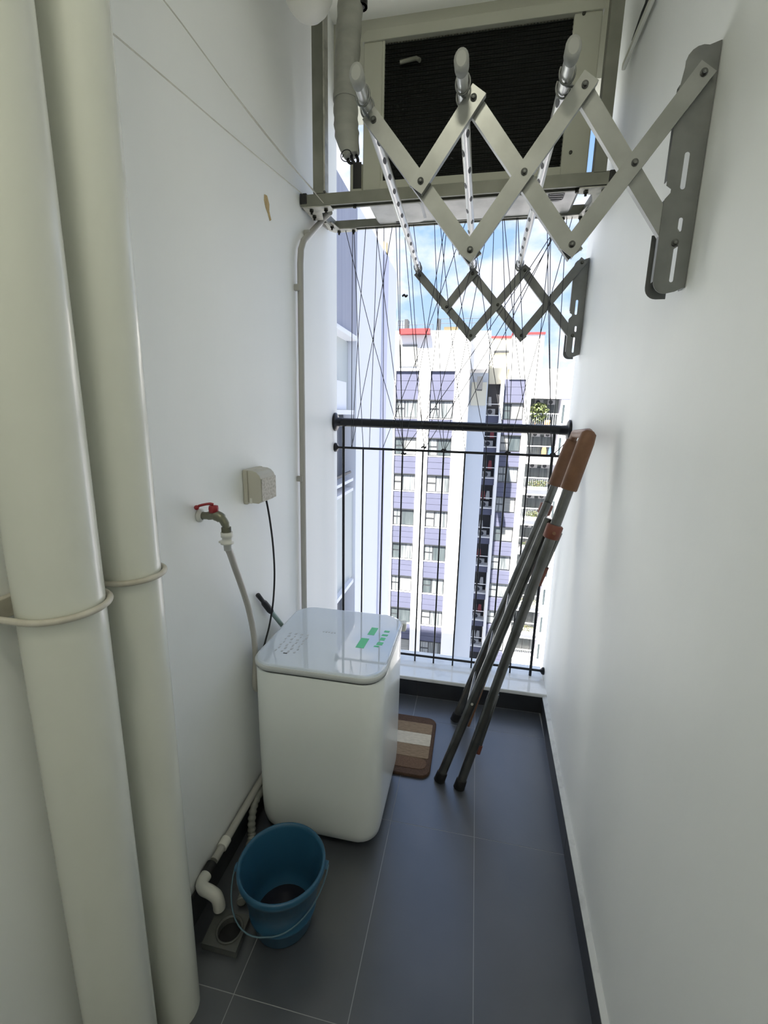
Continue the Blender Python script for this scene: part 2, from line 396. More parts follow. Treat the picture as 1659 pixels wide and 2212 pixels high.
# ------------------------------------------------------------------ floor drain box
t = thing('floor_drain', 'square grey floor drain box with a round hole beside the bucket', 'drain', (-0.622, 0.907, 0))
circ = [(-0.612+0.033*math.cos(2*math.pi*i/24), 0.908+0.033*math.sin(2*math.pi*i/24)) for i in range(24)]
plate('box', [(-0.672,0.860),(-0.566,0.860),(-0.572,0.955),(-0.677,0.955)], [circ], lambda a, b, d: (a, b, d), 0.0005, 0.022, DRAINBOX, t)
MB().lathe([(0.033, 0.022), (0.039, 0.024), (0.039, 0.026), (0.034, 0.026), (0.033, 0.004)], (-0.612, 0.908, 0), 28).build('rim', DRAINBOX, t)
MB().lathe([(1e-4, 0.002), (0.0325, 0.002)], (-0.612, 0.908, 0), 24).build('hole_bottom', BLACK, t)

# ------------------------------------------------------------------ tap with hose
t = thing('water_tap', 'brass wall tap with a red lever on the left of the socket', 'tap', (XL, 1.088, 1.211))
MB().lathe([(1e-4, 0.001), (0.019, 0.001), (0.019, 0.006), (0.012, 0.010), (0.0115, 0.012)], (XL, 1.088, 1.213), 24, 'x').build('wall_flange', WPLAST, t)
MB().tube(smooth_path([(XL+0.008, 1.088, 1.213), (XL+0.03, 1.088, 1.214), (XL+0.05, 1.088, 1.216), (XL+0.068, 1.088, 1.209), (XL+0.079, 1.088, 1.193), (XL+0.081, 1.088, 1.180)], 5),
          [0.0105]*5+[0.012]*5+[0.0145]*6+[0.0115]*5+[0.010]*5, 16).build('body', BRASS, t)
MB().lathe([(1e-4, 1.245), (0.012, 1.243), (0.0135, 1.236), (0.013, 1.226), (0.011, 1.224)], (XL+0.046, 1.088, 0), 18).build('valve_cap', RED, t)
MB().tube(smooth_path([(XL+0.046, 1.088, 1.246), (XL+0.036, 1.082, 1.249), (XL+0.016, 1.071, 1.245), (XL+0.008, 1.066, 1.240)], 4), [0.006]*4+[0.005]*8+[0.006], 10, sy=0.7).build('lever', RED, t)
MB().lathe([(1e-4, -0.007), (0.005, -0.005), (0.0072, 0), (0.005, 0.005), (1e-4, 0.007)], (XL+0.009, 1.066, 1.240), 14).build('lever_knob', RED, t)
MB().cyl((XL+0.081, 1.088, 1.178), 0.0135, 0.014, 'z', 8).build('outlet_nut', BRASS, t)

t = thing('inlet_hose', 'grey water hose from the tap down to the washing machine', 'hose', (-0.659, 1.09, 1.16))
MB().lathe([(1e-4, 1.1705), (0.0165, 1.1705), (0.0165, 1.157), (0.0135, 1.155), (0.0135, 1.143), (0.018, 1.142), (0.018, 1.137), (0.011, 1.136), (0.010, 1.118), (1e-4, 1.118)], (-0.659, 1.0895, 0), 20).build('connector', WPLAST, t)
MB().box(-0.681, -0.667, 1.081, 1.098, 1.139, 1.145).build('connector_tab', WPLAST, t, 0.001)
P = smooth_path([(-0.659, 1.0895, 1.125), (-0.662, 1.108, 1.10), (-0.675, 1.15, 1.045), (-0.685, 1.20, 0.965), (-0.695, 1.254, 0.865), (-0.705, 1.298, 0.75), (-0.712, 1.316, 0.651), (-0.715, 1.313, 0.581), (-0.715, 1.309, 0.545), (-0.713, 1.318, 0.524), (-0.708, 1.34, 0.515), (-0.704, 1.372, 0.513), (-0.701, 1.40, 0.513)], 6)
MB().tube(P, 0.0098, 14).build('hose', HOSE, t)

# ------------------------------------------------------------------ weatherproof socket and its cable
t = thing('weatherproof_socket', 'beige weatherproof socket cover with a mottled hood on the white wall', 'socket', (XL, 1.38, 1.25))
MB().box(XL+0.001, XL+0.016, 1.333, 1.452, 1.196, 1.312).build('base_plate', SOCK, t, 0.004)
prof = [(XL+0.0165, 1.202), (XL+0.0165, 1.310), (XL+0.035, 1.309), (XL+0.048, 1.304), (XL+0.058, 1.294), (XL+0.063, 1.282), (XL+0.064, 1.21), (XL+0.052, 1.200)]
n = len(prof)
MB().add([(x, 1.338, z) for x, z in prof] + [(x, 1.447, z) for x, z in prof], [list(range(n)), list(range(2*n-1, n-1, -1))] + [[i, i+n, (i+1) % n+n, (i+1) % n] for i in range(n)]).build('hood', SOCK, t, 0.002)
MB().box(XL+0.0642, XL+0.0655, 1.340, 1.445, 1.208, 1.283).build('hood_face', SOCKF, t)
MB().box(XL+0.022, XL+0.030, 1.3365, 1.3385, 1.200, 1.218).build('latch', PVCB, t)
P = smooth_path([(-0.70, 1.418, 1.199), (-0.70, 1.428, 1.17), (-0.70, 1.444, 1.109), (-0.70, 1.46, 1.018), (-0.70, 1.464, 0.909), (-0.702, 1.449, 0.805), (-0.708, 1.425, 0.723), (-0.713, 1.397, 0.671), (-0.714, 1.372, 0.638), (-0.713, 1.35, 0.60), (-0.713, 1.36, 0.40), (-0.713, 1.39, 0.22)], 6)
tag(MB().tube(P, 0.0036, 8).build('power_cable', BLACK), 'thin black power cable hanging from the socket behind the washing machine', 'cable')

# ------------------------------------------------------------------ mop leaning in the gap beside the machine
t = thing('mop', 'grey-green mop pole with a black grip leaning beside the washing machine', 'mop', (-0.672, 2.08, 0))
a = Vector((-0.727, 1.378, 0.861)); b = Vector((-0.678, 2.085, 0.03))
L_ = lambda k: a.lerp(b, k)
MB().tube([L_(0), L_(0.004), L_(0.055), L_(0.06)], [0.004, 0.0085, 0.0075, 0.007], 12).build('hanging_tip', BLACK, t)
MB().tube([L_(0.05), L_(0.062), L_(0.115), L_(0.125)], [0.008, 0.0115, 0.0125, 0.011], 14).build('grip', BLACK, t)
MB().tube([L_(0.12), L_(1.0)], 0.0088, 14).build('pole', MOPST, t)
MB().tube([L_(0.268), L_(0.282)], 0.0115, 14).build('pole_joint', BLACK, t)
MB().box(-0.725, -0.63, 2.05, 2.13, 0.0005, 0.03).build('mop_head', MOPST, t, 0.008)

# ------------------------------------------------------------------ washing machine
x0, x1, y0, y1 = -0.688, -0.240, 1.222, 1.682
t = thing('washing_machine', 'white top-loading mini washing machine with a glossy pale blue lid', 'washing machine', ((x0+x1)/2, (y0+y1)/2, 0))
secs = []
for z, i, r in ((0.024, 0.040, 0.060), (0.030, 0.022, 0.066), (0.046, 0.010, 0.07), (0.075, 0.004, 0.072), (0.12, 0.002, 0.072), (0.40, 0.0, 0.072), (0.655, 0.0, 0.072), (0.660, 0.003, 0.07), (0.661, 0.006, 0.068)):
    secs.append(rrect(x0+i, x1-i, y0+i, y1-i, r, z, 8))
MB().rsec(secs).build('body', WMW, t)
MB().rsec([rrect(x0+.004, x1-.004, y0+.004, y1-.004, .070, 0.6605, 8), rrect(x0+.004, x1-.004, y0+.004, y1-.004, .070, 0.6665, 8)]).build('seam', SEAM, t)
secs = []
for z, i in ((0.6665, 0.001), (0.669, -0.003), (0.682, -0.004), (0.686, -0.002)):
    secs.append(rrect(x0+i, x1-i, y0+i, y1-i, 0.074, z, 10))
lid = MB().rsec(secs).build('lid', LIDRIM, t)
secs = []
for z, i in ((0.6861, 0.0005), (0.6905, 0.003), (0.692, 0.008)):
    secs.append(rrect(x0+i, x1-i, y0+i, y1-i, 0.073, z, 10))
MB().rsec(secs, smooth=False).build('lid_glass', LID, lid)
zt = 0.6923
def sticker(pts, m, nm):
    plate(nm, pts, [], lambda a, b, d: (a, b, d), zt-0.0002, zt+0.0002, m, lid)
def para(cx, cy, w_, h_, sk=0.0): return [(cx-w_/2-sk, cy-h_/2), (cx+w_/2-sk, cy-h_/2), (cx+w_/2+sk, cy+h_/2), (cx-w_/2+sk, cy+h_/2)]
for cx, cy, w_, h_ in ((-0.335, 1.525, 0.026, 0.060), (-0.352, 1.43, 0.030, 0.072)):
    sticker(para(cx, cy, w_, h_, 0.002), GREEN, 'green_mark')
for cx, cy, w_, h_ in ((-0.283, 1.535, 0.020, 0.014), (-0.285, 1.505, 0.022, 0.014), (-0.287, 1.475, 0.018, 0.022), (-0.290, 1.44, 0.022, 0.022), (-0.298, 1.418, 0.018, 0.010)):
    sticker(para(cx, cy, w_, h_, 0.001), GREEN, 'green_mark')
rr = random.Random(3)
for v in range(4):
    for k in range(7):
        sticker(para(-0.632+v*0.023+(k % 2)*0.004, 1.312+k*0.021, 0.004+rr.random()*0.005, 0.008+rr.random()*0.007), PRINT, 'control_print')
sticker(para(-0.592, 1.300, 0.014, 0.005), SEAM, 'control_mark')
for k in range(5): sticker(para(-0.515+0.011*k, 1.478, 0.006, 0.010 if k % 2 else 0.006), PRINT, 'control_print')
MB().rsec([rrect(x1-0.0004, x1+0.0006, 1.59, 1.602, 0.0004, 0.56, 2), rrect(x1-0.0004, x1+0.0006, 1.59, 1.602, 0.0004, 0.64, 2)]).build('side_seam', LIDRIM, t)
for cx in (x0+0.09, x1-0.09):
    for cy in (y0+0.09, y1-0.13):
        MB().cyl((cx, cy, 0.0135), 0.020, 0.026, 'z', 16).build('foot', BLACK, t)
MB().box(x1-0.02, x1+0.012, 1.655, 1.690, 0.635, 0.672).build('hinge', WPLAST, t, 0.006)
# its waste hose
P = smooth_path([(-0.702, 1.50, 0.030), (-0.706, 1.42, 0.045), (-0.706, 1.345, 0.085), (-0.706, 1.285, 0.108), (-0.704, 1.238, 0.095), (-0.700, 1.212, 0.055), (-0.694, 1.198, 0.016), (-0.680, 1.15, 0.0142), (-0.66, 1.08, 0.0142), (-0.63, 1.02, 0.0142), (-0.617, 0.985, 0.02)], 10)
tag(MB().tube(P, [0.0145 if (i//2) % 2 else 0.0118 for i in range(len(P))], 14).build('waste_hose', HOSED), 'ribbed grey waste hose looping out beside the washing machine', 'hose')

# ------------------------------------------------------------------ bucket
bx, by = -0.478, 0.985
t = thing('bucket', 'round blue plastic bucket standing before the washing machine', 'bucket', (bx, by, 0))
k = 0.215/0.26
prof = [(1e-4, 0.004), (0.078, 0.001), (0.084, 0.006), (0.094, 0.055), (0.0985, 0.060), (0.0985, 0.068), (0.096, 0.072), (0.118, 0.188), (0.1235, 0.190), (0.1275, 0.200), (0.1275, 0.212), (0.1245, 0.217), (0.1195, 0.216), (0.1165, 0.205), (0.1135, 0.186), (0.092, 0.070), (0.082, 0.012), (1e-4, 0.010)]
MB().lathe(prof, (bx, by, 0), 48).build('body', BUCKET, t)
MB().lathe([(1e-4, 0.022), (0.0835, 0.022)], (bx, by, 0), 32).build('water', mat('dirty_water', (0.012, 0.012, 0.02), 0.1), t)
ha = math.radians(14)
hx, hy = math.cos(ha), math.sin(ha)
for sg in (-1, 1):
    MB().cyl((bx+sg*0.129*hx, by+sg*0.129*hy, 0.196), 0.011, 0.010, 'x', 12).build('lug', BUCKET, t)
P = []
for i in range(25):
    a = math.radians(180*i/24); c = math.cos(a); s = math.sin(a)
    # the bail hangs down behind and beside the bucket
    P.append((bx + 0.136*c*hx - s*s*0.006, by + 0.136*c*hy - 0.105*s - 0.012*abs(c)*s, 0.196 - 0.122*s))
MB().tube(P, 0.0022, 8).build('handle', mat('bail_blue_grey', (0.09, 0.17, 0.22), 0.4), t)

# ------------------------------------------------------------------ rug
t = thing('door_mat', 'small striped brown and cream mat with rounded corners beside the washing machine', 'mat', (-0.3, 1.79, 0))
X0, X1, Y0, Y1 = -0.60, -0.100, 1.605, 1.985
MB().rsec([rrect(X0, X1, Y0, Y1, 0.045, 0.0004, 8), rrect(X0, X1, Y0, Y1, 0.045, 0.010, 8), rrect(X0+.004, X1-.004, Y0+.004, Y1-.004, 0.042, 0.0125, 8)]).build('border', RUGD, t, 0)
st = [(1.652, 1.722, RUGM), (1.722, 1.800, RUGM), (1.800, 1.868, RUGL), (1.868, 1.938, RUGM)]
for y_a, y_b, m in ((1.705, 1.783, RUGM), (1.783, 1.862, RUGL), (1.862, 1.934, RUGM)):
    MB().rsec([rrect(X0+.02, X1-.016, y_a+.0005, y_b-.0005, 0.004, 0.0115, 3), rrect(X0+.02, X1-.016, y_a+.001, y_b-.001, 0.004, 0.0145, 3)]).build('stripe', m, t)
MB().rsec([rrect(X0+.02, X1-.02, 1.640, 1.7045, 0.03, 0.0115, 3), rrect(X0+.02, X1-.02, 1.6405, 1.704, 0.03, 0.0142, 3)]).build('stripe', mat('rug_mid', (0.16, 0.095, 0.055), 0.95, c2=(0.115, 0.065, 0.04), scale=140, bump=0.8, bscale=300), t)

# ================================================================== folded clothes rack on the right
t = thing('folded_clothes_rack', 'folded steel clothes rack with brown grips leaning on the right wall', 'clothes rack', (0.03, 1.8, 0))
def leg(p, q, r, nm='leg', m=STEEL, n=16, sy=0.72):
    return MB().tube([p, q], r, n, sy=sy, upv=(0, 1, 0)).build(nm, m, t)
B0, B1 = Vector((0.026, 1.592, 0.012)), Vector((0.366, 1.600, 1.450))
C0, C1 = Vector((0.030, 2.035, 0.012)), Vector((0.402, 2.035, 1.405))
A0, A1 = Vector((-0.056, 1.612, 0.012)), Vector((0.275, 1.630, 1.150))
D0, D1 = Vector((-0.010, 2.012, 0.012)), Vector((0.325, 2.005, 1.140))
for p, q in ((B0, B1), (C0, C1), (A0, A1), (D0, D1)):
    leg(p, q, 0.0185)
    d = (q-p).normalized()
    MB().tube([p-d*0.012, p-d*0.010, p+d*0.030, p+d*0.034], [0.019, 0.0235, 0.022, 0.0195], 16, sy=0.8, upv=(0,1,0)).build('rubber_foot', BLACK, t)
# brown grip: sleeves on both uprights and a bar between them
for p, q, k0 in ((B0, B1, 0.868), (C0, C1, 0.86)):
    a = p.lerp(q, k0); d = (q-p).normalized()
    MB().tube([a, a+d*0.004, q-d*0.03, q, q+d*0.010], [0.026, 0.0285, 0.0275, 0.024, 0.013], 18, sy=0.78, upv=(0,1,0)).build('grip', BROWN, t)
MB().tube([B1+Vector((0.002,0.0,-0.006)), B1+Vector((0.004,0.03,0.0)), C1+Vector((0.002,-0.03,0.030)), C1], 0.0165, 14).build('grip_bar', BROWN, t)
# joints where the frames are pinned
for p, q, k_ in ((B0, B1, 0.765), (C0, C1, 0.785)):
    a = p.lerp(q, k_-0.018); b = p.lerp(q, k_+0.016)
    j = MB().tube([a, a.lerp(b, .08), a.lerp(b, .92), b], [0.024, 0.0285, 0.0285, 0.024], 18, sy=0.85, upv=(0,1,0)).build('joint', RUST, t)
    MB().cyl(tuple(a.lerp(b, .5)+Vector((0, -0.0250, 0))), 0.006, 0.004, 'y', 10).build('pin', BROWN, j)
# folded side wings
a = B0.lerp(B1, 0.76) + Vector((0.026, 0.012, 0)); b = Vector((0.256, 1.63, 0.90))
leg(a, b, 0.010, 'wing_bar')
leg(b+(a-b).normalized()*0.075, b, 0.0155, 'wing_cap', RUST)
a = Vector((0.150, 1.628, 0.43)); b = Vector((0.090, 1.614, 0.16))
leg(a, b, 0.006, 'wing_bar'); leg(a.lerp(b, 0.86), a.lerp(b, 1.0), 0.0095, 'wing_cap', RUST)
leg(Vector((0.145, 1.80, 0.55)), Vector((0.045, 1.79, 0.15)), 0.012, 'wing_bar', BROWN)
for k_ in (0.25, 0.45, 0.62):
    MB().tube([A0.lerp(A1, k_)+Vector((0,0.006,0)), D0.lerp(D1, k_)], 0.006, 10).build('rung', STEEL, t)
MB().cyl(tuple(A0.lerp(A1, 0.33)+Vector((0.0, -0.0142, 0))), 0.005, 0.004, 'y', 10).build('pin', ALU, t)

# ================================================================== railing in the opening
RY = 2.33
t = thing('balcony_railing', 'black metal balcony railing with a round handrail and thin uprights', 'railing', (-0.15, RY, 0.11))
MB().tube([(XL+0.004, RY, 1.452), (XR-0.004, RY, 1.440)], 0.0225, 24).build('handrail', RAILM, t)
MB().tube([(XL+0.004, RY, 1.318), (XR-0.004, RY, 1.314)], 0.0065, 12).build('lower_rail', RAILM, t)
MB().tube([(XL+0.004, RY, 0.148), (XR-0.004, RY, 0.148)], 0.0065, 12).build('bottom_rail', RAILM, t)
for x, s_, z, r in ((XL, 1, 1.452, 0.048), (XR, -1, 1.440, 0.050), (XL, 1, 1.318, 0.024), (XR, -1, 1.314, 0.024), (XR, -1, 0.148, 0.020), (XL, 1, 0.148, 0.020)):
    MB().lathe([(1e-4, s_*0.001), (r, s_*0.001), (r, s_*0.008), (r*0.85, s_*0.014), (r*0.5, s_*0.016), (r*0.45, s_*0.05 if r > 0.03 else s_*0.02), (1e-4, s_*0.02)], (x, RY, z), 24, 'x').build('wall_flange', RAILM, t)
bxs = [-0.691, -0.582, -0.473, -0.369, -0.262, -0.155, -0.047, 0.057, 0.163, 0.268, 0.376]
for i, x in enumerate(bxs):
    big = i in (0, 10)
    MB().tube([(x, RY, 0.1125), (x, RY, 1.445 if big else 1.316)], 0.0075 if big else 0.0045, 10).build('baluster', RAILM, t)

# strings of the safety net, from the frame's rear beam to the rail
t = thing('safety_netting', 'web of thin dark wires strung from the steel frame to the railing', 'netting', (-0.15, RY, 1.32))
K = {'a': -0.640, 'b': -0.575, 'c': -0.548, 'd': -0.362, 'e': -0.258, 'f': -0.155, 'g': -0.047, 'h': 0.057, 'i': 0.163, 'j': 0.268, 'k': 0.376, 'l': -0.47}
wires = [(-0.655,'d'),(-0.618,'a'),(-0.612,'b'),(-0.555,'a'),(-0.508,'d'),(-0.43,'a'),(-0.50,'c'),(-0.415,'d'),(-0.398,'d'),(-0.378,'e'),(-0.355,'e'),(-0.335,'f'),(-0.24,'f'),
         (-0.215,'g'),(-0.19,'d'),(-0.183,'e'),(-0.175,'h'),(-0.10,'l'),(-0.075,'i'),(-0.03,'e'),(0.0,'f'),(0.02,'h'),(0.055,'i'),(0.062,'j'),(0.115,'i'),(0.12,'j'),(0.24,'k'),(0.255,'k'),(0.262,'j'),(0.305,'f'),(0.318,'e'),(0.312,'d'),(0.32,'k'),(0.345,'i'),(-0.47,'l')]
for i, (xt, kb) in enumerate(wires):
    xb = K[kb] + random.uniform(-0.006, 0.006)
    P = [(xt, 2.226, 2.340), ((xt*0.52+xb*0.48) + random.uniform(-.004,.004), 2.272+random.uniform(-.01,.01), 1.83), (xb, RY-0.0075, 1.322)]
    MB().tube(smooth_path(P, 4), 0.0017, 6).build('wire', WIRE, t)
for x, y, z in ((-0.362, RY-.008, 1.300), (-0.258, RY-.008, 1.336), (-0.155, RY-.008, 1.325), (0.163, RY-.008, 1.325), (0.376, RY-.010, 1.325), (-0.37, 2.265, 2.05)):
    P = [(x-0.012, y, z-0.004), (x-0.003, y-0.003, z+0.003), (x+0.004, y, z-0.006), (x+0.012, y-0.002, z+0.002)]
    MB().tube(smooth_path(P, 3), 0.0045, 7).build('knot', BLACK, t)
MB().tube([(0.380, RY-.008, 1.325), (0.400, RY-.01, 1.345), (0.432, RY-.01, 1.385)], 0.0022, 6).build('tie', BLACK, t)

# ================================================================== steel frame that carries the condenser
t = thing('steel_gantry', 'galvanised steel channel frame hung across the opening under the condenser', 'frame', (-0.15, 1.9, 2.3))
def channel(p, q, wdt, dep, nm, axis, m=STRUT):
    """strut channel: C profile whose open slot faces -axis"""
    a = wdt/2; th = 0.0035; lip = wdt*0.22
    poly = [(-a, dep/2), (a, dep/2), (a, -dep/2), (a-lip, -dep/2), (a-lip, -dep/2+th), (a-th, -dep/2+th), (a-th, dep/2-th), (-a+th, dep/2-th), (-a+th, -dep/2+th), (-a+lip, -dep/2+th), (-a+lip, -dep/2), (-a, -dep/2)]
    o = MB().profile(p, q, poly, axis).build(nm, m, t)
    return o
FY = 1.902; FZ = 2.314
channel((XL+0.004, FY, FZ), (0.426, FY, FZ+0.004), 0.041, 0.041, 'front_beam', (0, 0, 1))
MB().box(XL+0.03, XR-0.03, FY-0.019, FY+0.019, FZ+0.004, FZ+0.008).build('beam_slot', STRUTD, t)
channel((XL+0.02, 2.226, 2.348), (XR-0.02, 2.226, 2.352), 0.032, 0.032, 'rear_beam', (0, 0, 1))
for x0_, x1_, nm in ((XL+0.002, XL+0.030, 'end_cap'), (0.398, 0.430, 'end_cap')):
    MB().box(x0_, x1_, FY-0.024, FY+0.020, FZ-0.012, FZ+0.026).build(nm, BLACK, t, 0.003)
for x in (-0.662, 0.366):
    channel((x, FY-0.002, FZ+0.022), (x, FY-0.002, 3.199), 0.041, 0.041, 'post', (-1, 0, 0) if x < 0 else (-1, 0, 0))
MB().box(-0.6405, -0.634, FY-0.022, FY+0.02, FZ+0.03, 3.1).build('post_lip', GUSSET, t)
for x, nm in ((XL+0.026, 'side_beam'), (0.402, 'side_beam')):
    channel((x, FY+0.022, FZ+0.004), (x, 2.21, 2.346), 0.041, 0.035, nm, (0, 0, 1))
for sg, xx in ((1, XL+0.012), (-1, 0.420)):
    z0 = FZ - 0.0245
    o2 = [(xx, FY-0.02), (xx+sg*0.115, FY-0.02), (xx+sg*0.115, FY+0.022), (xx+sg*0.062, FY+0.035), (xx+sg*0.045, FY+0.10), (xx, FY+0.10)]
    plate('gusset_plate', o2, [], lambda a, b, d: (a, b, d), z0, z0+0.0035, GUSSET, t)
    z1 = 2.3275
    o2 = [(xx, 2.13), (xx+sg*0.04, 2.13), (xx+sg*0.055, 2.205), (xx+sg*0.13, 2.208), (xx+sg*0.13, 2.245), (xx+sg*0.02, 2.245), (xx, 2.22)]
    plate('gusset_plate', o2, [], lambda a, b, d: (a, b, d), z1, z1+0.0035, GUSSET, t)
    for u, v, zz in ((0.03, FY+0.0, z0), (0.09, FY+0.0, z0), (0.022, FY+0.055, z0), (0.03, 2.165, z1), (0.045, 2.225, z1), (0.115, 2.226, z1)):
        o = MB().cyl((xx+sg*u, v, zz-0.004), 0.0085, 0.0075, 'z', 6)
        o.cyl((xx+sg*u, v, zz-0.011), 0.0045, 0.012, 'z', 8)
        o.build('bolt', BOLT, t)
for x in (-0.52, -0.20, 0.12, 0.30):
    MB().cyl((x, FY-0.0, FZ-0.022), 0.0065, 0.014, 'z', 6).build('bolt', BOLT, t)

# condenser unit seen from its back
AX0, AX1, AY0, AY1, AZ0, AZ1 = -0.498, 0.332, 1.935, 2.235, 2.3385, 2.878
t = thing('condenser_unit', 'cream air conditioner outdoor unit with a dark coil, resting on the steel frame', 'air conditioner', ((AX0+AX1)/2, 2.09, AZ0))
MB().box(AX0, AX0+0.072, AY0, AY0+0.25, AZ0+0.010, AZ1-0.035).build('side_panel', CASING, t, 0.004)
MB().box(AX1-0.092, AX1, AY0, AY0+0.25, AZ0+0.010, AZ1-0.035).build('side_panel', CASING, t, 0.004)
sx = [[(x, AY0-0.006, z), (x, AY1+0.003, z), (x, AY1+0.003, z2), (x, AY0-0.006, z2)] for x, z, z2 in ((AX0-0.004, AZ1-0.036, AZ1-0.022), (AX0+0.003, AZ1-0.036, AZ1-0.010), (AX0+0.016, AZ1-0.036, AZ1), (AX1-0.016, AZ1-0.036, AZ1), (AX1-0.003, AZ1-0.036, AZ1-0.010), (AX1+0.004, AZ1-0.036, AZ1-0.022))]
MB().rsec(sx, smooth=False).build('top_cover', CASING, t, 0.002)
MB().box(AX0+0.07, AX1-0.09, AY0+0.022, AY0+0.04, AZ0+0.03, AZ1-0.036).build('coil', COIL, t)
g = MB()
nrow = 34
for i in range(nrow):
    z = AZ0+0.05 + (AZ1-0.045-AZ0-0.05)*i/(nrow-1)
    g.box(AX0+0.072, AX1-0.092, AY0+0.010, AY0+0.0135, z-0.0016, z+0.0016)
for i in range(60):
    x = AX0+0.08 + (AX1-0.1-AX0-0.08)*i/59
    g.box(x-0.0007, x+0.0007, AY0+0.0135, AY0+0.016, AZ0+0.04, AZ1-0.037)
g = g.build('coil_grille', FINM, t); g['kind'] = 'stuff'
MB().box(AX0+0.072, AX0+0.080, AY0+0.002, AY0+0.02, AZ0+0.03, AZ1-0.036).build('coil_frame', CASING, t)
MB().box(AX0+0.07, AX1-0.09, AY0-0.002, AY0+0.02, AZ0+0.010, AZ0+0.048).build('coil_frame', CASING, t, 0.002)
MB().box(AX0+0.072, AX1-0.092, AY1-0.02, AY1, AZ0+0.01, AZ1-0.036).build('front_panel', CASING, t)
pan = MB().rsec([rrect(AX0+0.012, AX1-0.012, AY0+0.012, AY1-0.006, 0.035, AZ0-0.012+0.0125, 5), rrect(AX0+0.002, AX1-0.002, AY0+0.002, AY1, 0.03, AZ0+0.0105, 5)], smooth=False).build('base_pan', PANM, t)
for x_a, x_b in ((AX0+0.11, AX0+0.22), (AX0+0.27, AX1-0.28)):
    MB().rsec([rrect(x_a, x_b, AY0+0.06, AY1-0.05, 0.03, AZ0-0.010, 4), rrect(x_a-0.01, x_b+0.01, AY0+0.05, AY1-0.04, 0.03, AZ0+0.001, 4)], smooth=False).build('pan_rib', PANM, pan)
MB().rsec([rrect(AX1-0.115, AX1-0.055, AY0+0.070, AY0+0.150, 0.022, AZ0-0.0035, 5), rrect(AX1-0.115, AX1-0.055, AY0+0.070, AY0+0.150, 0.022, AZ0+0.001, 5)], smooth=False).build('pan_drain_hole', BLACK, pan)
for i in range(4):
    MB().box(AX1-0.110, AX1-0.060, AY0+0.082+0.018*i, AY0+0.085+0.018*i, AZ0-0.0055, AZ0-0.0034).build('drain_slat', PANM, pan)
for x in (AX0+0.09, AX1-0.16):
    MB().box(x, x+0.05, AY1-0.045, AY1+0.008, AZ0-0.002, AZ0+0.012).build('foot', BLACK, t, 0.002)
MB().rsec([rrect(AX0-0.055, AX0-0.0005, AY0+0.005, AY0+0.085, 0.012, AZ0+0.0115, 4), rrect(AX0-0.055, AX0-0.0005, AY0+0.005, AY0+0.085, 0.012, AZ0+0.115, 4)]).build('valve_cover', CASING, t)
MB().rsec([rrect(AX0-0.040, AX0-0.006, AY0+0.002, AY0+0.006, 0.0015, AZ0+0.030, 3), rrect(AX0-0.040, AX0-0.006, AY0+0.002, AY0+0.006, 0.0015, AZ0+0.120, 3)]).build('valve_recess', BLACK, t)
for z in (AZ0+0.09, AZ0+0.50):
    MB().cyl((AX1-0.062, AY0-0.001, z), 0.006, 0.004, 'y', 10).build('screw', BOLT, t)
# loose clothes peg / hook on the coil
MB().tube([(-0.36, AY0+0.004, 2.77), (-0.30, AY0+0.002, 2.775), (-0.285, AY0-0.006, 2.762)], 0.007, 10).build('hook', STRUT, t)

# insulated refrigerant line
t = thing('insulated_pipe', 'thick grey taped insulation pipe dropping beside the condenser', 'pipe', (-0.565, 1.955, 2.47))
P = smooth_path([(-0.552, 1.975, 3.199), (-0.556, 1.970, 3.05), (-0.562, 1.955, 2.90), (-0.568, 1.95, 2.75), (-0.571, 1.95, 2.62), (-0.563, 1.95, 2.545), (-0.546, 1.955, 2.49)], 8)
rads = [0.047 + 0.0018*math.sin(i*1.7) for i in range(len(P))]
for i in range(len(P)):
    k = i/(len(P)-1)
    if k > 0.8: rads[i] = 0.047 - (k-0.8)/0.2*0.016
MB().tube(P, rads, 24).build('insulation', WRAP, t)
MB().tube([(-0.571, 1.95, 2.69), (-0.571, 1.95, 2.672)], 0.0495, 24).build('tape_band', WRAP, t)
for dx, dy in ((0.0, 0.0), (0.014, 0.01), (-0.012, 0.012)):
    MB().tube(smooth_path([(-0.548+dx, 1.953+dy, 2.50), (-0.545+dx*1.6, 1.945+dy, 2.475), (-0.535+dx*.5, 1.95+dy, 2.462)], 4), 0.006, 8).build('copper_end', BLACK, t)
MB().tube([(-0.560+0.022*math.cos(a*.4)+0.0, 1.91+0.006*a*.2, 2.475+0.018*math.sin(a*.4)) for a in range(24)], 0.0018, 6).build('loose_wire', BLACK, t)
MB().cyl((-0.515, 1.965, 3.00), 0.022, 0.05, 'z', 14).build('clip', BLACK, t)

# bottle trap under the ceiling
t = thing('ceiling_trap', 'white rounded plastic drain trap hanging from the ceiling in the corner', 'pipe', (-0.553, 1.5, 3.2))
MB().lathe([(1e-4, 2.620), (0.022, 2.622), (0.042, 2.631), (0.058, 2.648), (0.070, 2.673), (0.077, 2.703), (0.080, 2.748), (0.080, 2.878), (0.084, 2.880), (0.084, 2.918), (0.06, 2.923), (0.055, 2.938), (0.055, 3.199)], (-0.553, 1.5, 0), 40).build('trap_body', PVCB, t)
MB().tube([(-0.60, 1.455, 2.715), (-0.655, 1.42, 2.715)], 0.03, 20).build('cleanout', PVC, t)

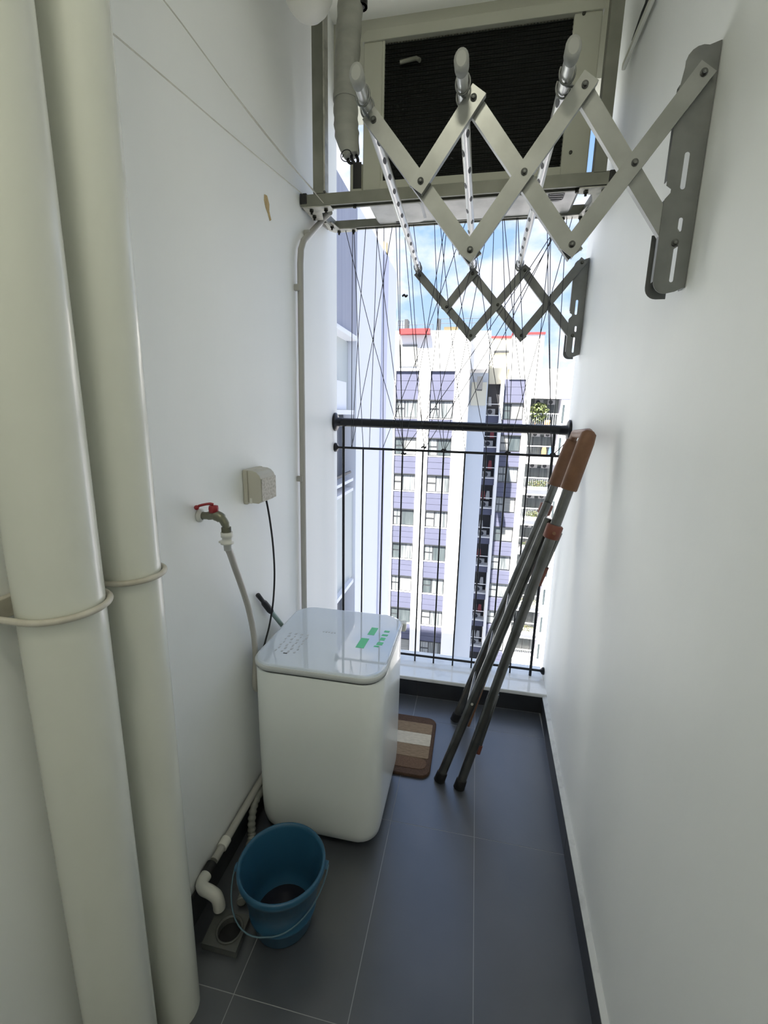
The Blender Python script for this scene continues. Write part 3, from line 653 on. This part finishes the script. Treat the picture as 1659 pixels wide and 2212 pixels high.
# strings tied to the frame
for pts, lab in (([(-0.728, 1.925, 2.345), (-0.722, 1.40, 2.262), (-0.712, 0.90, 2.186), (-0.722, 0.80, 2.17), (-0.738, 0.74, 2.165)], 'lower slack clothes string tied from the steel frame to the drain stacks'),
                 ([(-0.668, 1.877, 2.335), (-0.690, 1.62, 2.335), (-0.702, 1.30, 2.340), (-0.704, 1.05, 2.345), (-0.724, 0.88, 2.35), (-0.7375, 0.84, 2.35)], 'upper knotted clothes string tied from the steel frame along the wall'),
                 ([(-0.640, 1.878, 2.300), (-0.664, 1.75, 2.318), (-0.690, 1.50, 2.334), (-0.7018, 1.30, 2.3415)], 'short second strand of string knotted onto the upper clothes string')):
    tag(MB().tube(smooth_path(pts, 5), 0.0016, 6).build('clothes_string', STRING), lab, 'string')

# cable trunking high on the right wall
t = thing('cable_trunking', 'white cable trunking with a black cable high on the right wall', 'trunking', (XR, 1.5, 2.7))
MB().box(0.420, 0.4325, 1.1, 1.985, 2.690, 2.712).build('trunking', PVC, t, 0.003)
MB().tube([(0.425, 1.1, 2.728), (0.426, 1.80, 2.728), (0.430, 1.90, 2.722)], 0.007, 8).build('cable', BLACK, t)
MB().tube([(0.425, 1.1, 2.752), (0.426, 1.76, 2.752), (0.430, 1.80, 2.74)], 0.005, 8).build('cable', BLACK, t)

# ================================================================== scissor drying rack on the right wall
t = thing('scissor_drying_rack', 'grey aluminium scissor drying rack with three rods fixed to the right wall', 'drying rack', (XR, 1.75, 2.0))
def scissor(Yc, piv, m, wd, rear):
    th = 0.0022; fl = 0.014
    U = [(-wd/2, 0), (wd/2, 0), (wd/2, fl), (wd/2-th, fl), (wd/2-th, th), (-wd/2+th, th), (-wd/2+th, fl), (-wd/2, fl)]
    def V3(n, y): return Vector((piv[n][0], y, piv[n][1]))
    def arm(a, b, y, e0=0.020, e1=0.020):
        p = V3(a, y); q = V3(b, y); d = (q-p).normalized()
        MB().profile(p-d*e0, q+d*e1, U, (0, 1, 0)).build('scissor_arm', m, t)
    arm('k', 'e', Yc, 0.010); arm('c', 'h', Yc); arm('g', 'j', Yc)
    yf = Yc-0.016
    arm('a', 'c', yf, 0.014); arm('e', 'g', yf); arm('h', 'i', yf)
    for n in 'abcdeghijk':
        y = yf if n not in 'jk' else (Yc if n == 'j' else Yc-0.002)
        o = MB().cyl((piv[n][0], y-0.0012, piv[n][1]), 0.0072, 0.0025, 'y', 14)
        o.cyl((piv[n][0], y-0.0035, piv[n][1]), 0.0045, 0.004, 'y', 12)
        o.build('rivet', BOLT if rear else ALUD, t)
PF = dict(a=(.403, 2.182), b=(.295, 2.032), c=(.185, 1.880), d=(.069, 2.031), e=(.179, 2.184), g=(-.040, 1.879), h=(-.051, 2.183), i=(-.162, 2.029), j=(-.280, 2.170), k=(.400, 1.878))
PR = dict(a=(.412, 2.168), b=(.290, 2.001), c=(.179, 1.868), d=(.063, 2.003), e=(.171, 2.145), g=(-.052, 1.870), h=(-.060, 2.140), i=(-.172, 1.999), j=(-.308, 2.146), k=(.405, 1.868))
YF_, YR_ = 1.185, 2.300
scissor(YF_, PF, ALU, 0.037, False)
scissor(YR_, PR, ALUD, 0.036, True)
def wall_plate(Yc, zt_, zb_, dep, m):
    XP = 0.4335 if Yc < 2 else 0.444
    xo = XP - dep; h = zt_-zb_; r = 0.026; P = []
    for i in range(7):
        a = math.radians(180+90*i/6); P.append((xo+r+r*math.cos(a), zb_+r+r*math.sin(a)))
    P += [(XP-0.020, zb_+0.004), (XP-0.002, zb_+0.012), (XP-0.002, zt_)]
    for i in range(7):
        a = math.radians(70+120*i/6); P.append((XP-0.032+0.030*math.cos(a), zt_-0.034+0.030*math.sin(a)))
    P += [(xo, zt_-0.07), (xo, zb_+h*0.46), (xo+0.010, zb_+h*0.445), (xo+0.010, zb_+h*0.43), (xo, zb_+h*0.405)]
    holes = [slot2(XP-0.034, zb_+h*0.515, 0.010, h*0.15), slot2(XP-0.030, zb_+h*0.13, 0.008, h*0.16), slot2(XP-0.028, zb_+h*0.295, 0.008, h*0.06)]
    plate('wall_plate', P, holes, lambda a, b, d: (a, d, b), Yc-0.0018, Yc-0.0006, m, t)
    MB().box(xo-0.0012, xo, Yc-0.0018, Yc+0.012, zb_+h*0.48, zt_-0.07).build('plate_lip', m, t)
    MB().box(xo-0.0012, xo, Yc-0.0018, Yc+0.012, zb_+r, zb_+h*0.40).build('plate_lip', m, t)
    MB().box(XP-0.0022, XP-0.0003, Yc-0.0018, Yc+0.030, zb_+0.012, zt_).build('wall_plate', m, t)
    Q = []
    for i in range(7):
        a = math.radians(180+90*i/6); Q.append((xo-0.006+r+r*math.cos(a), zb_-0.004+r+r*math.sin(a)))
    Q += [(xo+0.04, zb_-0.004), (xo+0.04, zb_+0.018), (xo+0.012, zb_+0.022), (xo+0.008, zb_+0.13), (xo-0.006, zb_+0.13)]
    plate('plate_lip', Q, [], lambda a, b, d: (a, d, b), Yc+0.030, Yc+0.0315, m, t)
    for z in (zt_-0.018, zb_+0.03):
        MB().cyl((XP-0.006, Yc+0.012, z), 0.010, 0.007, 'x', 12).build('wall_screw', BLACK, t)
wall_plate(YF_, 2.243, 1.775, 0.066, ALUD)
wall_plate(YR_, 2.190, 1.772, 0.060, ALUD)
rods = [((-0.297, 2.205), (-0.316, 2.176), 'j'), ((-0.076, 2.206), (-0.060, 2.176), 'h'), ((0.139, 2.203), (0.147, 2.172), 'e')]
for ri, ((xf, zf), (xr, zr), pv) in enumerate(rods):
    a = Vector((xf, 1.100, zf)); b = Vector((xr, 2.315, zr))
    rod = MB().tube([a, b], 0.0125, 18, sy=1.45, upv=(0, 0, 1)).build('rod', RODM, t)
    d = (b-a).normalized()
    MB().tube([a-d*0.012, a-d*0.008, a+d*0.012], [0.010, 0.0155, 0.0150], 18, sy=1.42, upv=(0,0,1)).build('end_cap', CAPG, rod)
    MB().tube([b-d*0.012, b+d*0.006, b+d*0.010], [0.0140, 0.0140, 0.008], 16, sy=1.42, upv=(0,0,1)).build('end_cap', CAPG, rod)
    for i in range(13):
        k_ = 0.10 + 0.82*i/12
        c = a.lerp(b, k_)
        sgn = 1 if ri == 0 else (-1 if ri == 2 else (1 if i % 2 else -1))
        ang = math.radians(-52) if sgn > 0 else math.radians(180+52)
        cx, cz = c.x + 0.0126*math.cos(ang), c.z + 0.0126*1.45*math.sin(ang)
        nrm = Vector((math.cos(ang), 0, math.sin(ang)*0.7)).normalized(); tx = d; ty = nrm.cross(tx)
        o = MB(); vs = [Vector((cx, c.y, cz)) + nrm*0.0003 + tx*(0.015*math.cos(q)) + ty*(0.0055*math.sin(q)) for q in [2*math.pi*j/12 for j in range(12)]]
        vs2 = [v - nrm*0.0025 for v in vs]
        o.rsec([vs2, vs], smooth=False); o.build('hanger_hole', BLACK, rod)
    for yy_, PV, Ys in ((YF_, PF, YF_-0.016), (YR_, PR, YR_)):
        px_, pz_ = PV[pv]
        cx, cz = (a.lerp(b, (yy_-1.1)/(2.315-1.1))).x, (a.lerp(b, (yy_-1.1)/(2.315-1.1))).z
        for dy in (-0.030, 0.012):
            ring = [(cx+0.0155*math.cos(q), yy_+dy, cz+0.022*math.sin(q)) for q in [math.radians(210+300*j/18-60) for j in range(19)]]
            MB().tube(ring, 0.0022, 7).build('hook', ALUD, rod)
        P = [(cx-0.004, yy_-0.030, cz-0.020), (cx+0.002, yy_-0.020, (cz*0.5+pz_*0.5)-0.01), (px_-0.010, yy_-0.004, pz_+0.004)]
        MB().tube(P, 0.0025, 7).build('hook', ALUD, rod)
        P = [(cx+0.004, yy_+0.012, cz-0.020), (px_-0.004, yy_+0.006, pz_+0.016), (px_+0.002, yy_+0.004, pz_+0.010)]
        MB().tube(P, 0.0025, 7).build('hook', ALUD, rod)

# ================================================================== outside: street far below
struct(MB().box(-60, 60, 2.6, 120, -46, -45).build('ground', GROUND))

# ------------------------------------------------------------------ neighbouring wing on the left
WX = -4.1
t = thing('neighbour_wing', 'tall pale blue side wing of the tower with a grey panelled bay', 'building', (-8, 18, -45))
MB().box(-12, WX-0.9, 11.0, 15.35, -45, 7.9).build('wall', WINGN, t)
MB().box(-12, WX, 15.35, 22.6, -45, 7.95).build('wall', WINGW, t)
MB().box(WX, WX+0.05, 19.35, 20.35, -45, 7.95).build('recess_band', WINGL, t)  # raised lavender band that marks a recess in the wing
MB().box(WX-0.9, WX-0.02, 11.0, 15.34, 3.95, 7.9).build('grey_panel', WINGG, t)
MB().box(WX-0.9, WX+0.10, 11.0, 15.1, 3.82, 3.95).build('ledge', WINGW, t)
MB().box(WX-0.9, WX-0.30, 11.0, 15.34, 1.6, 3.82).build('wall', WINGN, t)
MB().box(WX-0.30, WX-0.05, 11.0, 14.3, 1.6, 2.45).build('cladding', WINGW, t)
for zt_ in (1.45, -4.55, -10.7):
    MB().box(WX-0.9, WX+0.05, 11.0, 14.95, zt_, zt_+0.14).build('ledge', WINGW, t)
    w1 = MB().box(WX-0.5, WX-0.42, 11.0, 15.2, zt_-2.2, zt_).build('window', WFRAME, t)
    for k_ in range(3):
        MB().box(WX-0.42, WX-0.40, 11.1+1.38*k_, 12.42+1.38*k_, zt_-2.1, zt_-0.1).build('pane', mat('wing_window', (0.055, 0.062, 0.08), 0.45), w1)
    for zz in (zt_-2.2, zt_-2.55):
        MB().box(WX-0.5, WX-0.02, 11.0, 15.1, zz-0.07, zz+0.03).build('ledge', WINGW, t)
    MB().tube([(WX-0.1, 14.95, zt_-1.95), (WX-0.1, 11.0, zt_-1.95)], 0.05, 8).build('handrail', WFRAME, t)
    MB().box(WX-0.9, WX-0.1, 11.0, 15.34, zt_-5.9, zt_-2.62).build('wall', WINGN, t)
MB().box(-4.35, -4.05, 19.7, 20.0, 7.9, 8.35).build('roof_vent', mat('vent_yellow', (0.75, 0.55, 0.22), 0.7), t)

# ------------------------------------------------------------------ opposite block, near half
def window(par, x0_, x1_, y, z0_, z1_, i):
    r_ = random.Random(i*37+int(x0_*10))
    wn = MB().box(x0_, x1_, y, y+0.08, z0_, z1_).build('window', WFRAME, par)
    xm = x0_ + (x1_-x0_)*0.42; zm = z0_ + (z1_-z0_)*0.52
    e = 0.07
    ms = [GLASSW, GLASSW, GLASSB, GLASSW, GLASSD]
    m1 = r_.choice(ms); m2 = r_.choice(ms)
    MB().box(x0_+e, xm-e, y-0.02, y, zm+e, z1_-e).build('pane', m1, wn)
    MB().box(x0_+e, xm-e, y-0.02, y, z0_+e, zm-e).build('pane', m1, wn)
    MB().box(xm+e*.5, x1_-e, y-0.02, y, z0_+e, z1_-e).build('pane', m2, wn)
    return wn
t = thing('apartment_block', 'white apartment block with lavender panels under columns of windows', 'building', (-4, 40, -45))
Yb = 38.0
MB().box(-9.5, -0.78, Yb+0.25, Yb+9, -45, 8.0).build('wall', FACADE, t)
for a, b in ((-9.5, -6.74), (-4.84, -3.88), (-1.92, -0.78)):
    MB().box(a, b, Yb-0.15, Yb+0.25, -45, 4.97).build('pier', FACADE, t)
MB().box(-9.5, -0.78, Yb-0.15, Yb+0.25, 4.97, 8.05).build('parapet', FACADE, t)
MB().box(-0.78, 0.72, Yb+0.6, Yb+9, 5.2, 8.12).build('parapet', FACADE, t)
for cx0, cx1 in ((-6.74, -4.84), (-3.88, -1.92)):
    for k_ in range(10):
        zt_ = 2.70 - 3.10*k_
        top = 4.97 if k_ == 0 else zt_+1.60
        for q in range(3):
            MB().box(cx0, cx1, Yb+0.0, Yb+0.25, zt_+(top-0.02-zt_)*q/3+0.012, zt_+(top-0.02-zt_)*(q+1)/3-0.012).build('spandrel_panel', LAV, t)
        window(t, cx0+0.02, cx1-0.02, Yb+0.12, zt_-1.5, zt_-0.06, k_)
        MB().box(cx0, cx1, Yb-0.03, Yb+0.2, zt_-1.56, zt_-1.50).build('window_sill', FACADE, t)
        MB().box(cx0, cx1, Yb-0.03, Yb+0.2, zt_-0.07, zt_+0.0).build('window_head', WFRAME, t)
# shaded return between the halves
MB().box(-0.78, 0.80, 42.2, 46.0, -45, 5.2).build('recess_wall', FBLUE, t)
MB().box(-0.60, 0.70, 41.9, 42.2, 2.4, 4.4).build('recess_panel', FBEIGE, t)
MB().box(-0.15, 0.30, 38.2, 40.8, 3.6, 4.6).build('vent_hood', WFRAME, t)
# roof furniture
MB().box(-6.45, -4.05, Yb-0.75, Yb-0.15, 7.72, 8.12).build('red_ledge', FRED, t)
MB().box(-6.55, -5.05, Yb-0.22, Yb-0.151, 5.3, 7.0).build('roof_window', GLASSB, t)
for x_a, x_b, z_ in ((-6.75, -6.2, 8.9), (-5.9, -3.9, 8.6), (-3.3, 0.4, 9.0)):
    for zz in (z_, z_-0.35):
        MB().tube([(x_a, Yb+0.3, zz), (x_b, Yb+0.3, zz)], 0.02, 6).build('roof_rail', WFRAME, t)
    for i in range(4):
        x_ = x_a+(x_b-x_a)*i/3
        MB().tube([(x_, Yb+0.3, 8.0), (x_, Yb+0.3, z_)], 0.02, 6).build('roof_post', WFRAME, t)
for x_ in (-6.2, -3.6):
    MB().box(x_, x_+0.25, Yb+0.2, Yb+1.2, 8.1, 9.0).build('roof_screen', WFRAME, t)
MB().box(-3.0, -1.9, Yb+0.1, Yb+0.6, 8.05, 8.35).build('roof_planter', mat('planter_dark', (0.10, 0.08, 0.04), 0.8), t)

# ------------------------------------------------------------------ opposite block, far half
t2 = thing('balcony_block', 'white apartment block with planted balconies and a column of wall-hung units', 'building', (6, 48, -45))
Yc = 46.5
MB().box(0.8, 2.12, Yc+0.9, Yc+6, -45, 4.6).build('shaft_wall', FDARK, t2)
MB().box(2.12, 2.42, Yc-0.5, Yc+0.6, -45, 4.95).build('fin', FACADE, t2)
MB().box(1.0, 3.0, Yc+1.2, Yc+6, 4.6, 8.95).build('roof_room', FBEIGE, t2)
MB().box(0.9, 3.05, Yc+1.1, Yc+1.2, 8.95, 9.15).build('roof_edge', FRED, t2)
MB().box(1.25, 2.7, Yc+1.05, Yc+1.2, 7.6, 7.8).build('roof_band', WFRAME, t2)
MB().lathe([(1e-3, 4.6), (1.0, 4.6), (1.0, 6.0), (1.15, 6.05), (1.15, 6.3), (1e-3, 6.3)], (1.75, Yc+1.3, 0), 20).build('round_bay', FBEIGE, t2)
MB().box(2.85, 5.75, Yc-0.1, Yc+6, 5.0, 9.05).build('roof_room', FACADE, t2)
MB().box(2.80, 5.80, Yc-0.2, Yc+6, 9.05, 9.25).build('roof_edge', FRED, t2)
MB().box(2.42, 4.45, Yc+0.3, Yc+6, -45, 5.05).build('wall', FACADE, t2)
MB().box(4.42, 5.00, Yc-0.25, Yc+2.0, -45, 5.97).build('pier', FACADE, t2)
MB().box(7.82, 14.0, Yc-0.20, Yc+6, -45, 5.97).build('wall', mat('facade_lilac', (0.64, 0.64, 0.72), 0.8), t2)
MB().box(5.00, 14.0, Yc-0.25, Yc+6, 3.25, 5.97).build('parapet', FACADE, t2)
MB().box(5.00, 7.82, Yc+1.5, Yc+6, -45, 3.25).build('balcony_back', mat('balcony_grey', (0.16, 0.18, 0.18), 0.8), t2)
MB().box(10.2, 14.0, Yc+6, Yc+12, 4, 7.6).build('roof_room', WINGN, t2)
items = random.Random(11)
ORD = ['first', 'second', 'third', 'fourth', 'fifth', 'sixth', 'seventh', 'eighth', 'ninth', 'tenth']
for k_ in range(10):
    zt_ = 2.81 - 3.12*k_
    top = 5.05 if k_ == 0 else zt_+1.48
    for q in range(3):
        MB().box(2.42, 4.42, Yc, Yc+0.3, zt_+(top-0.02-zt_)*q/3+0.012, zt_+(top-0.02-zt_)*(q+1)/3-0.012).build('spandrel_panel', LAV, t2)
    window(t2, 2.44, 4.40, Yc+0.16, zt_-1.60, zt_-0.06, k_+50)
    MB().box(2.42, 4.42, Yc-0.03, Yc+0.25, zt_-0.07, zt_).build('window_head', WFRAME, t2)
    # shaft shelf with units and laundry
    zs = zt_-1.2
    MB().box(0.82, 2.12, Yc-0.2, Yc+0.9, zs-0.08, zs).build('shaft_slab', FACADE, t2)
    MB().box(0.82, 2.12, Yc-0.2, Yc-0.12, zs+1.0, zs+1.06).build('shaft_rail', FACADE, t2)
    MB().box(0.82, 2.12, Yc-0.12, Yc-0.02, zs-0.75, zs-0.08).build('shaft_panel', LAV, t2)
    # balcony
    z1_ = 3.19-3.12*k_; z0_ = z1_-2.52
    if k_ > 0:
        MB().box(5.00, 7.82, Yc-0.25, Yc+1.5, z1_, z1_+0.60).build('balcony_slab', FACADE, t2)
    dr = MB().box(5.7, 7.4, Yc+1.42, Yc+1.5, z0_+0.1, z1_-0.45).build('balcony_door', WFRAME, t2)
    for j in range(2):
        MB().box(5.76+0.82*j, 6.50+0.84*j, Yc+1.39, Yc+1.42, z0_+0.15, z1_-0.5).build('pane', FDOOR, dr)
    MB().box(5.02, 7.80, Yc-0.20, Yc-0.14, z0_+1.12, z0_+1.20).build('balcony_rail', FACADE, t2)
    for j in range(15):
        MB().box(5.10+0.19*j, 5.13+0.19*j, Yc-0.18, Yc-0.15, z0_, z0_+1.12).build('balcony_bar', WFRAME if k_ % 3 == 1 else FBLUE, t2)
    # wall-hung unit on the balcony ceiling
    for j in range(2):
        xq = 5.5+1.2*j
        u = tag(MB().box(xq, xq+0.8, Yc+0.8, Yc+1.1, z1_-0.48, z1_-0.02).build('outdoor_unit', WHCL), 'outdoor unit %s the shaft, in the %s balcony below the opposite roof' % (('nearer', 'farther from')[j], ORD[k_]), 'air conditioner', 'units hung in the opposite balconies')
        MB().cyl((xq+0.3, Yc+0.79, z1_-0.25), 0.19, 0.03, 'y', 14).build('fan', WFRAME, u)
def clump(name, c, sx_, sy_, sz_, n_, size, m, label, cat, group=None, seed=0):
    r_ = random.Random(seed); o = MB()
    for i in range(n_):
        while True:
            p = Vector((r_.uniform(-1,1), r_.uniform(-1,1), r_.uniform(-1,1)))
            if p.length < 1: break
        p = Vector((c[0]+p.x*sx_, c[1]+p.y*sy_, c[2]+p.z*sz_))
        d = Vector((r_.uniform(-1,1), r_.uniform(-1,1), r_.uniform(-.4,1))).normalized()*size; e = d.cross(Vector((r_.uniform(-1,1), r_.uniform(-1,1), r_.uniform(-1,1)))).normalized()*size*0.45
        o.add([p-d*.5, p+e*.5, p+d*.5, p-e*.5], [(0,1,2,3)])
    return o
# planted balconies
for k_ in range(8):
    z0_ = 3.19-3.12*k_-2.52
    if k_ == 0:
        pl = thing('balcony_shrub', 'big leafy green shrub filling the top balcony opposite', 'plant', (5.6, Yc+0.3, z0_+0.02))
        clump('f', (5.85, Yc-0.02, z0_+1.25), 0.95, 0.40, 1.0, 620, 0.30, LEAF, '', '', seed=4).build('foliage', LEAF, pl)
        MB().tube([(5.6, Yc+0.3, z0_+0.02), (5.7, Yc+0.25, z0_+0.7), (5.8, Yc+0.2, z0_+1.3)], 0.06, 8).build('stem', TERRA, pl)
        tag(MB().lathe([(1e-3, z0_+0.01), (0.22, z0_+0.01), (0.30, z0_+0.55), (0.25, z0_+0.55), (1e-3, z0_+0.45)], (6.75, Yc+0.2, 0), 16).build('plant_pot', TERRA), 'orange clay pot beside the big shrub on the top balcony opposite', 'pot')
    elif k_ == 1:
        for x_, m, l_ in ((6.65, TERRA, 'orange laundry piece hung on the opposite balcony rail'), (7.30, BLUECL, 'blue laundry piece hung on the opposite balcony rail')):
            o = MB(); o.rsec([rrect(x_-0.22, x_+0.22, Yc-0.30, Yc-0.22, 0.03, z0_+0.25, 3), rrect(x_-0.24, x_+0.24, Yc-0.30, Yc-0.22, 0.03, z0_+0.7, 3), rrect(x_-0.16, x_+0.16, Yc-0.29, Yc-0.23, 0.025, z0_+1.1, 3)])
            tag(o.build('laundry', m), l_, 'laundry')
    else:
        pl = thing('flower_box', 'row of flowering plants on the %s balcony below the opposite roof' % ORD[k_], 'plant', (6.4, Yc-0.35, z0_+0.3), 'flower boxes of the opposite balconies')
        MB().box(5.3, 7.6, Yc-0.55, Yc-0.26, z0_+0.02, z0_+0.30).build('trough', FACADE, pl)
        clump('f', (6.4, Yc-0.40, z0_+0.62), 1.15, 0.14, 0.36, 260, 0.17, LEAF, '', '', seed=20+k_).build('foliage', LEAF, pl)
        clump('f', (6.5, Yc-0.44, z0_+0.66), 1.0, 0.14, 0.34, 70, 0.15, FLOWER, '', '', seed=40+k_).build('blossom', FLOWER, pl)
# shaft units and laundry
for k_ in range(9):
    zs = 2.81-3.12*k_-1.2
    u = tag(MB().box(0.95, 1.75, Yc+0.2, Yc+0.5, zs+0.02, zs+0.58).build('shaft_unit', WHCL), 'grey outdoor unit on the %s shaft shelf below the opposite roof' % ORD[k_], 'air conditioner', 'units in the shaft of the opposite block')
    MB().cyl((1.25, Yc+0.19, zs+0.30), 0.22, 0.03, 'y', 14).build('fan', FDARK, u)
    for j, (x_, m) in enumerate(((1.15, items.choice([REDCL, WHCL, FDARK])), (1.62, items.choice([WHCL, REDCL, BLUECL, FDARK])))):
        if items.random() < 0.75:
            o = MB().rsec([rrect(x_-0.20, x_+0.20, Yc+0.05, Yc+0.11, 0.02, zs+0.85, 3), rrect(x_-0.22, x_+0.18, Yc+0.05, Yc+0.11, 0.02, zs+1.2, 3), rrect(x_-0.13, x_+0.13, Yc+0.05, Yc+0.11, 0.02, zs+1.72, 3)])
            cn = 'white' if m is WHCL else 'red' if m is REDCL else 'blue' if m is BLUECL else 'black'
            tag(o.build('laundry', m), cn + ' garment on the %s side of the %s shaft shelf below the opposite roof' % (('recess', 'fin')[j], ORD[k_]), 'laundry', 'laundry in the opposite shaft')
# little windows in the right flank
for k_ in range(9):
    zt_ = 2.6-3.12*k_
    wn = MB().box(8.75, 9.35, Yc-0.26, Yc-0.201, zt_-1.5, zt_).build('window', WFRAME, t2)
    MB().box(8.82, 9.28, Yc-0.28, Yc-0.26, zt_-0.72, zt_-0.08).build('pane', GLASSW, wn)
    MB().box(8.82, 9.28, Yc-0.28, Yc-0.26, zt_-1.42, zt_-0.80).build('pane', GLASSW, wn)
    MB().box(7.95, 8.15, Yc-0.24, Yc-0.201, zt_-1.6, zt_+0.1).build('window', GLASSD, t2)
